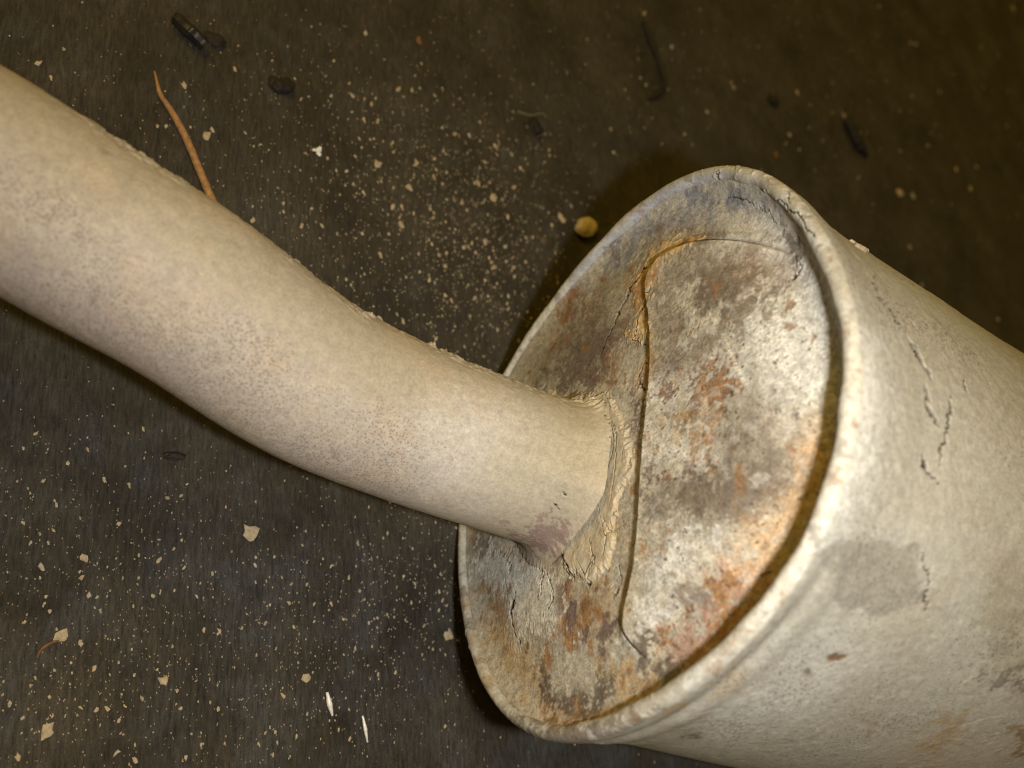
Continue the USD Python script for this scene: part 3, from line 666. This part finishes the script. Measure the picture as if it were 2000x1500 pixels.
Qp2 = Qp + np_ * (hp + crumbs + np.where(facing, pp.h, 0))[:, None]
inner = (C[-1] + (rr[-1] - 0.0022)[:, None] * Nn[-1]); inner2 = (C[NS - 140] + (rr[-1] - 0.0022)[:, None] * Nn[NS - 140])
Vp = np.vstack([Qp2, inner, inner2])
Fp = np.vstack([grid_faces(NS, NA, True), grid_faces(2, NA, True) + (NS - 1) * NA, grid_faces(2, NA, True) + NS * NA])
ext = np.tile(PNK * 0.5, (2 * NA, 1))
z2 = np.zeros(2 * NA)
obj('inlet_pipe', (Vp, Fp), 'dusty_pipe', MP, tint=np.clip(np.vstack([pp.tint, ext]), 0, 0.9), extra={'bare': np.r_[pp.bare, z2], 'pores': np.r_[pp.pores, z2]})

# ---- mud caked round the pipe where it enters the plate: a ragged cracked layer, thick against the pipe, longest on the right and below
jy, jz = J[1], J[2]
PF = flat.reshape(-1, 3)
dy, dz = PF[:, 1] - jy, PF[:, 2] - jz
dist = np.hypot(dy, dz)
sel = np.nonzero(dist < 0.062)[0]
ph = PF[sel]
MUD = [(1000, 770), (1060, 768), (1120, 772), (1180, 766), (1206, 800), (1229, 855), (1222, 920), (1212, 980), (1196, 1060), (1170, 1125), (1140, 1135), (1112, 1118), (1085, 1068), (1040, 1080), (980, 1020)]
mq = pt.q[sel] + np.stack([pt.lo[sel], pt.lo2[sel]], 1) * 34
msd = poly_sd(mq, MUD) + (pt.mi[sel] - 0.5) * 26 + (pt.hi[sel] - 0.5) * 14
layer = 0.0011 * sstep(-4, 9, msd) * (0.75 + 0.5 * fbm(ph * 160, 3, 95))
hm = layer - 0.00015
full = np.full(len(PF), -1.0); full[sel] = hm
MF = grid_faces(NR, NT, True)[:, ::-1]
keep = (full[MF] > -0.0001).any(1) & (np.minimum.reduce(dist[MF], axis=1) < 0.062) & (np.maximum.reduce(dist[MF], axis=1) > RP - 0.0016) & (full[MF] > -0.5).all(1)
MF = MF[keep]
ids, inv = np.unique(MF, return_inverse=True)
Qc = PP[ids].copy()
pc = Paint(PF[ids], TAN, seed=90)
pc.wander = 0.35
MUDC = np.array([0.46, 0.40, 0.295])
pc.tint = MUDC * (0.9 + 0.2 * pc.mid2)[:, None]
pc.tint += (GREY * 1.02 - MUDC) * sstep(0.5, 0.65, fbm(Qc * 90, 3, 92))[:, None] * 0.6
edge_k = sstep(0.0009, 0.0001, full[ids])[:, None]
pc.tint = pc.tint * (1 - 0.4 * edge_k) + 0.4 * edge_k * OCHRE * 0.7
pc.patch([(1010, 1040), (1085, 1045), (1095, 1085), (1020, 1090)], RUST * 1.05, soft=12, ragged=60, amount=0.6)
pc.patch([(1000, 1030), (1075, 1035), (1085, 1058), (1020, 1070)], PURP * 1.7, soft=12, ragged=50, amount=0.55)
pc.patch([(1190, 960), (1222, 940), (1205, 1060), (1180, 1120), (1160, 1100)], OCHRE, soft=14, ragged=60, amount=0.5)
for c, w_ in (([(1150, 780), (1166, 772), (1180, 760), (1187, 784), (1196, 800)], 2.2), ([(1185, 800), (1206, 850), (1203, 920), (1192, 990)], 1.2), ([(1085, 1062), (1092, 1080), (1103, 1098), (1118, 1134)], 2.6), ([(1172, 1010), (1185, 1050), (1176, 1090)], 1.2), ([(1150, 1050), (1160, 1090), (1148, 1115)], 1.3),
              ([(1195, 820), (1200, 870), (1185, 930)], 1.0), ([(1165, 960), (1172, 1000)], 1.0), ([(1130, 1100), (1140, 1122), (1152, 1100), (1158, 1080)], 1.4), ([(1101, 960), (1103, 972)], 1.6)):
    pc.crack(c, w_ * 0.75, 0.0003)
hc_ = 0.0005 * (fbm(Qc * 150, 3, 93) - 0.5) + 0.00012 * (fbm(Qc * 620, 3, 94) - 0.5)
Qc[:, 0] -= np.maximum(full[ids], -0.0004) + np.where(full[ids] > 0.0003, hc_ + pc.h, 0)
obj('mud_collar', (Qc, inv.reshape(MF.shape)), 'dried_mud', MP, tint=np.clip(pc.tint, 0, 0.9), extra={'bare': pc.bare, 'pores': pc.pores})


def chip_mesh(r, aspect=1.0, thick=0.3, seed=0, sides=None):
    g = np.random.default_rng(seed)
    n = sides or g.integers(7, 11)
    a = np.sort(np.linspace(0, 2 * np.pi, n, endpoint=False) + g.uniform(-0.25, 0.25, n))
    rad = g.uniform(0.5, 1.25, n) * r
    h = thick * r
    bot = np.stack([rad * np.cos(a), rad * np.sin(a) * aspect, np.full(n, -0.35 * h)], 1)
    mid = np.stack([rad * 1.02 * np.cos(a), rad * 1.02 * np.sin(a) * aspect, g.uniform(0.3, 0.6, n) * h], 1)
    top = np.stack([rad * 0.72 * np.cos(a), rad * 0.72 * np.sin(a) * aspect, g.uniform(0.75, 1.1, n) * h], 1)
    V = np.vstack([bot, mid, top, [[0, 0, h]], [[0, 0, -0.35 * h]]])
    F = []
    for i in range(n):
        j = (i + 1) % n
        for o in (0, n):
            F += [[o + i, o + j, o + n + j], [o + i, o + n + j, o + n + i]]
        F += [[2 * n + i, 2 * n + j, 3 * n], [j, i, 3 * n + 1]]
    return V, np.array(F)


# a crumb of mud stuck to the top of the shell, right of the rim
ok = np.nonzero(((CAM - Qs) * ns).sum(1) > 0)[0]
at_ = ok[np.argmin(((proj(Qs[ok]) - np.array([1686, 470])) ** 2).sum(1))]
for k, (r_, off_) in enumerate(((0.0026, (0, 0, 0)), (0.0016, (0.0024, 0.0006, 0.0)), (0.0013, (-0.0022, 0.0004, 0)))):
    V, F = chip_mesh(r_, 0.6, 0.35, 700 + k, 10)
    zt = ns[at_]; xt = np.cross([0, 1.0, 0.2], zt); xt /= np.linalg.norm(xt)
    obj('mud_crumb', (V @ np.stack([xt, np.cross(zt, xt), zt]) + Qs2[at_] + np.array(off_), F), 'tan_mud', MP, smooth=40)

# ------------------------------------------------------------------ loose things on the ground
def rotz(V, a):
    c, s_ = math.cos(a), math.sin(a)
    return V @ np.array([[c, s_, 0], [-s_, c, 0], [0, 0, 1]])


def place(px, py, name, mesh, mat, label, cat, group=None, angle=0.0, lift=0.0, smooth=28):
    p = on_ground(px, py); p[2] = ground_z(p) + lift
    V, F = mesh
    return tag(obj(name, (rotz(V, angle) + p, F), mat, smooth=smooth), label, cat, group)


def metres(px, py, n):
    p = on_ground(px, py)
    return n * ((p - CAM) @ AX[:, 2]) / FPX


special = {
    (490, 1040): ('squarish tan mud chip, largest below the pipe on the dark ground', 18), (165, 1090): ('tan upright mud chip left of the three in a row near left edge', 10),
    (118, 1240): ('tan mud chip beside the bent orange fibre at lower left', 14), (95, 1430): ('long tan mud chip in the lower left corner', 17),
    (880, 1240): ('tan mud chip on the ground right beside the silencer rim', 13), (600, 1325): ('tan mud chip just above the two white shards', 12),
    (320, 1330): ('broad tan mud chip left of the white shards', 12), (740, 320): ('tan mud chip in the middle of the upper ground grit', 12),
    (405, 265): ('tan mud chip just right of the straw stalk', 11), (1098, 425): ('small pale mud chip leaning left of the round tan pebble', 10),
    (965, 385): ('tan mud chip at the right of the dense grit patch', 10), (1760, 375): ('pale mud chip in a pair above the silencer shell', 12)}
for k, ((px, py), (label, r)) in enumerate(special.items()):
    sq = 4 if (px, py) == (490, 1040) else None
    place(px, py, 'mud_chip', chip_mesh(metres(px, py, r), 0.85, 0.28, 100 + k, sq and 9), 'tan_mud', label, 'mud chip', angle=GA + 0.4 * math.sin(k * 5.1))

zones = {
    'upper': ('small tan mud chip scattered over the ground above the pipe', 'small mud chips above the pipe',
              [(415, 250, 8), (800, 362, 11), (770, 402, 9), (690, 185, 8), (780, 172, 8), (715, 65, 8), (460, 135, 7), (75, 120, 9), (100, 147, 7), (360, 165, 9), (510, 280, 6), (785, 435, 10), (950, 470, 11), (905, 395, 8),
               (935, 355, 6), (860, 495, 6), (790, 625, 8), (778, 612, 5), (1005, 365, 8), (745, 497, 8), (325, 245, 6), (610, 405, 5), (480, 258, 5), (590, 440, 6), (555, 395, 6), (630, 440, 6), (815, 317, 8), (728, 200, 6), (1000, 300, 6), (890, 260, 7), (918, 262, 6),
               (660, 455, 5), (930, 580, 6), (885, 585, 6), (495, 428, 9), (990, 480, 6), (968, 520, 7), (855, 660, 6), (850, 345, 7), (725, 270, 5), (680, 330, 6), (850, 185, 5), (740, 235, 9), (770, 275, 6)]),
    'right': ('small dull tan chip scattered on the dim ground above the silencer', 'small chips above the silencer',
              [(1785, 380, 8), (1900, 367, 9), (1870, 330, 7), (1435, 170, 6), (1260, 25, 7), (1315, 90, 6), (1560, 180, 6), (1340, 260, 5), (1195, 250, 5), (1650, 225, 6), (1680, 345, 6), (1780, 480, 6), (1253, 150, 5), (1430, 160, 5), (1910, 325, 5), (1790, 85, 6), (1980, 15, 7)]),
    'lower': ('small tan mud chip scattered over the ground below the pipe', 'small mud chips below the pipe',
              [(80, 1105, 11), (160, 1128, 9), (185, 1307, 8), (555, 1360, 8), (310, 1095, 8), (175, 1163, 8), (205, 938, 8), (85, 938, 6), (253, 946, 7), (35, 1480, 9), (230, 1470, 10), (265, 1485, 8), (365, 1480, 8), (190, 1388, 8), (210, 1386, 7),
               (540, 1430, 6), (280, 837, 7), (172, 877, 6), (70, 846, 7), (70, 1325, 5), (160, 1258, 6), (232, 1022, 7), (105, 1035, 6), (60, 1060, 5), (355, 1055, 5), (385, 1165, 5), (360, 1108, 5), (400, 1230, 6), (430, 1232, 7), (48, 1215, 6), (500, 1103, 6), (415, 1120, 6),
               (648, 1105, 5), (700, 1062, 5), (830, 1222, 5), (790, 1125, 5), (565, 1178, 6), (615, 1180, 5), (648, 1180, 6), (140, 1295, 5), (45, 1402, 6), (245, 1380, 5), (128, 1400, 5), (535, 1475, 6), (508, 1455, 6), (395, 1455, 6), (355, 1385, 5), (300, 1165, 6), (90, 1165, 5), (45, 1020, 6), (95, 1060, 5)])}
marks = {'the straw stalk': (360, 280), 'the straw tip': (303, 138), 'the black stick': (370, 68), 'the lone dark crumb': (546, 166), 'the white fluff': (625, 290), 'the fine pale hair': (1035, 230), 'the blunt tan pebble': (1141, 446),
         'the top orange chip': (820, 76), 'the hooked dark twig': (1285, 120), 'the stout dark twig': (1670, 270), 'the dull orange chip': (1520, 300), 'the squarish large chip': (490, 1040), 'the bent orange fibre': (95, 1265),
         'the upper white shard': (645, 1375), 'the lower white shard': (712, 1425), 'the flat dark crumb': (340, 890), 'the corner chip': (95, 1430), 'the rimside chip': (880, 1240), 'the dense grit patch': (900, 430),
         'the bottom edge': (420, 1500), 'the pipe near the rim': (860, 690), 'the pipe top corner': (40, 150), 'the broad chip': (320, 1330), 'the middle chip': (740, 320)}
near_to = {}
rows = []
for zn, (label, group, pts) in zones.items():
    for i, (px, py, r) in enumerate(pts):
        d = {n_: math.hypot(px - x, py - y) for n_, (x, y) in marks.items()}
        n_ = min(d, key=d.get); x, y = marks[n_]
        a = math.degrees(math.atan2(y - py, px - x)) % 360
        where = ['right of', 'above and right of', 'above', 'above and left of', 'left of', 'below and left of', 'below', 'below and right of'][int(((a + 22.5) % 360) // 45)]
        near_to.setdefault((n_, where), []).append((d[n_], zn, i))
        rows.append((zn, i, px, py, r, group, n_, where))
rank = {}
for key, lst in near_to.items():
    for o, (dd, zn, i) in enumerate(sorted(lst)):
        rank[zn, i] = (o, len(lst))
NTH = ['nearest to it', 'second nearest to it', 'third nearest to it', 'fourth nearest to it', 'fifth nearest to it', 'sixth nearest to it', 'seventh nearest to it', 'eighth nearest to it', 'ninth nearest to it']
for zn, i, px, py, r, group, n_, where in rows:
    o, n = rank[zn, i]
    label = f'small tan chip {where} {n_}' + (f', {NTH[min(o, 8)]}' if n > 1 else '')
    place(px, py, 'mud_chip', chip_mesh(metres(px, py, r * 0.92), 0.58, 0.32, 300 + i * 7 + len(group)), 'tan_mud' if i % 5 else 'pale_mud', label, 'mud chip', group, angle=GA + 0.7 * math.sin(i * 2.3 + 1))

# blunt stone at the rim
r = metres(1140, 445, 25)
pm = trimesh.creation.icosphere(3, 1.0)
pv = pm.vertices * (1 + 0.75 * (fbm(pm.vertices * 1.3 + 3, 3, 5)[:, None] - 0.5))
place(1141, 446, 'pebble', (pv * np.array([1.0, 0.8, 0.5]) * r, pm.faces), 'pebble_stone', 'blunt tan pebble on the ground just left of the rim top', 'pebble', lift=r * 0.3, angle=0.6, smooth=40)


def stalk(pts_px, radii_px, lifts, n=40, m=10, rough=0.12, seed=0):
    """A bent round stalk through ground points given by their pixels."""
    P_ = np.array([on_ground(x, y) for x, y in pts_px]); R_ = np.array([metres(x, y, r_) for (x, y), r_ in zip(pts_px, radii_px)])
    P_[:, 2] = [ground_z(p) for p in P_]; P_[:, 2] += R_ * 0.8 + np.array(lifts)
    c = smooth_line(P_, max(3, n // len(P_))) if len(P_) > 2 else np.linspace(P_[0], P_[1], n)
    rr_ = np.interp(np.linspace(0, 1, len(c)), np.linspace(0, 1, len(R_)), R_)
    t_ = np.gradient(c, axis=0); t_ /= np.linalg.norm(t_, axis=1)[:, None]
    sd_ = np.cross(t_, [0, 0, 1.0]); sd_ /= np.linalg.norm(sd_, axis=1)[:, None]; up_ = np.cross(sd_, t_)
    a_ = np.linspace(0, 2 * np.pi, m, endpoint=False)
    V = c[:, None] + rr_[:, None, None] * (np.cos(a_)[None, :, None] * sd_[:, None] + np.sin(a_)[None, :, None] * up_[:, None])
    q_ = V / max(R_.max(), 1e-5)
    V = c[:, None] + (V - c[:, None]) * (1 + rough * 2 * (fbm(q_ * 0.9 + seed, 3, seed)[..., None] - 0.5))
    V = V.reshape(-1, 3); nn = len(c)
    F = grid_faces(nn, m, True); F = np.vstack([F[:, [0, 1, 2]], F[:, [0, 2, 3]]])
    caps = [[(i + 1) % m, i, nn * m] for i in range(m)] + [[(nn - 1) * m + i, (nn - 1) * m + (i + 1) % m, nn * m + 1] for i in range(m)]
    return np.vstack([V, c[0], c[-1]]), np.vstack([F, caps])


def lump(cx, cy, rx, ry, seed, high=0.5):
    b = trimesh.creation.icosphere(3, 1.0)
    v_ = b.vertices * (1 + 1.1 * (fbm(b.vertices * 1.6 + seed, 3, seed)[:, None] - 0.5))
    r1 = metres(cx, cy, 1.0)
    v_ = rotz(v_ * np.array([ry * r1, rx * r1, min(rx, ry) * r1 * high]), GA) + on_ground(cx, cy)
    v_[:, 2] += ground_z(on_ground(cx, cy)) + min(rx, ry) * r1 * high * 0.25
    return v_, b.faces


st = UsdGeom.Xform.Define(stage, numbered('/World', 'straw_stalk'))
tag(st.GetPrim(), 'bent brown straw stalk lying on the ground with its end under the pipe', 'straw')
sp_ = str(st.GetPath())
obj('stem', stalk([(318, 195), (335, 222), (365, 280), (392, 345), (418, 410), (440, 470)], [5, 7.5, 7.5, 8, 8.5, 8.5], [0.0006, 0.0005, 0.0008, 0.001, 0.0012, 0.001], rough=0.2, seed=3), 'straw', sp_)
obj('tip', stalk([(302, 138), (307, 160), (312, 182), (320, 198)], [2, 3, 4.5, 5], [0, 0.0002, 0.0004, 0.0005], n=20, rough=0.2, seed=4), 'straw', sp_)

tag(obj('black_stick', stalk([(342, 42), (368, 68), (398, 94)], [12, 14, 12], [0.001, 0.001, 0.0008], m=8, rough=0.25, seed=5), 'black_bark', smooth=25), 'short glossy black stick near the top left corner', 'stick')
tag(obj('dark_crumb', lump(420, 76, 22, 15, 8), 'bark_and_shadow'), 'dark lump shaped for the shadow at the right end of the black stick', 'crumb')  # shadow of the black stick, modelled as a dark lump
tag(obj('dark_crumb', lump(546, 166, 24, 17, 9, 0.65), 'bark_and_shadow'), 'dark crumb lying alone right of the straw stalk tip', 'crumb')
tag(obj('dark_crumb', lump(1046, 246, 14, 18, 10, 0.65), 'bark_and_shadow'), 'dark crumb lying under the fine pale hair', 'crumb')
tag(obj('dark_crumb', lump(1510, 196, 15, 13, 12, 0.65), 'bark_and_shadow'), 'dark crumb on the dim ground straight above the silencer rim', 'crumb')
tag(obj('dark_crumb', lump(340, 890, 20, 8, 13, 0.65), 'bark_and_shadow'), 'flat dark crumb just below the middle of the pipe', 'crumb')
tag(obj('twig', stalk([(1255, 42), (1272, 80), (1288, 125), (1298, 162), (1285, 185), (1268, 193)], [4, 5, 5, 5, 4, 3], [0.0003] * 6, rough=0.4, seed=6), 'bark_and_shadow'), 'thin dark hooked twig on the dim ground left of the stout twig', 'twig')
tag(obj('twig', stalk([(1646, 235), (1660, 262), (1675, 288), (1692, 303)], [6, 10, 10, 4], [0.0002] * 4, rough=0.4, seed=7), 'bark_and_shadow'), 'short stout dark twig on the ground above the silencer shell', 'twig')
tag(obj('orange_fibre', stalk([(74, 1285), (82, 1268), (98, 1257), (116, 1250)], [2, 3, 3, 2], [0.0001] * 4, rough=0.3, seed=14), 'orange_mud'), 'bent orange fibre beside a mud chip at lower left', 'fibre')
tag(obj('white_shard', stalk([(638, 1352), (643, 1375), (650, 1398)], [3, 6, 2], [0.0008, 0.0008, 0.0003], m=6, rough=0.2, seed=17), 'white_flake'), 'bright white shard, the upper and wider of two near the bottom', 'shard')
tag(obj('white_shard', stalk([(708, 1398), (712, 1420), (719, 1450)], [2, 4, 1.5], [0.0008, 0.0008, 0.0003], m=6, rough=0.2, seed=18), 'white_flake'), 'bright white shard, the lower and thinner of two near the bottom', 'shard')
tag(obj('hair', stalk([(1008, 220), (1020, 229), (1034, 231), (1050, 227), (1064, 232)], [0.6] * 5, [0.002, 0.003, 0.0035, 0.003, 0.002], m=5, rough=0.0, seed=19), 'fibre'), 'fine pale hair curled over a dark crumb on upper ground', 'hair')
place(820, 76, 'orange_chip', chip_mesh(metres(820, 76, 9), 0.8, 0.3, 501), 'orange_mud', 'orange chip near the middle of the top edge', 'chip', angle=GA)
place(1520, 300, 'orange_chip', chip_mesh(metres(1520, 300, 9), 0.8, 0.3, 502), 'orange_mud', 'dull orange chip just above the silencer rim', 'chip', angle=GA)
flf = []
for k in range(7):
    V, F = chip_mesh(metres(625, 290, 4.5), 0.8, 0.5, 600 + k)
    o = rng.normal(0, metres(625, 290, 5), 3); o[2] = abs(o[2]) * 0.5
    flf.append((rotz(V, k) + o, F))
fv, ff, off = [], [], 0
for V, F in flf:
    fv.append(V); ff.append(F + off); off += len(V)
place(625, 292, 'fluff', (np.vstack(fv), np.vstack(ff)), 'white_flake', 'small bright white tuft of fluff among upper ground grit', 'fluff', smooth=False)

# grit: thousands of crumbs nobody could count
fv, ff, off = [], [], 0
clusters = [(860, 480, 150, 130, 900), (960, 420, 90, 110, 500), (780, 330, 180, 140, 420), (560, 320, 160, 110, 220), (350, 1200, 330, 190, 900), (700, 1250, 170, 150, 500), (250, 1380, 260, 110, 450), (150, 1000, 160, 120, 260), (820, 1130, 70, 90, 200),
            (700, 120, 380, 110, 260), (1500, 200, 330, 150, 170), (960, 560, 60, 60, 220)]
cand = []
for cx, cy, sx, sy, n in clusters:
    cand.append(np.stack([rng.normal(cx, sx, n), rng.normal(cy, sy, n)], 1))
cand.append(np.stack([rng.uniform(-300, 2300, 500), rng.uniform(-60, 1800, 500)], 1))
cand = np.vstack(cand)
okr = (ray(cand[:, 0], cand[:, 1])[:, 2] < -0.12)
cand = cand[okr]
size = 1.1 * (1 + rng.pareto(3.0, len(cand)))
for (px, py), sz in zip(cand, np.minimum(size, 4.6)):
    p = on_ground(px, py)
    r_ = min(metres(px, py, sz), 0.0011)
    n = 5
    a = np.linspace(0, 2 * np.pi, n, endpoint=False) + rng.uniform(-0.3, 0.3, n)
    rd = rng.uniform(0.6, 1.2, n) * r_
    V = np.vstack([np.stack([rd * np.cos(a) * 1.6, rd * np.sin(a), np.full(n, -0.2 * r_)], 1), [[0, 0, r_ * rng.uniform(0.4, 0.9)]]])
    V = rotz(V, GA + rng.normal(0, 0.4)); p[2] = 0
    fv.append(V + p); ff.append(np.stack([np.arange(n), (np.arange(n) + 1) % n, np.full(n, n)], 1) + off); off += n + 1
fv = np.vstack(fv); fv[:, 2] += ground_z(fv)
tag(obj('grit', (fv, np.vstack(ff)), 'grit_mud', smooth=False), 'fine pale grit strewn over the dark ground', 'grit', kind='stuff')
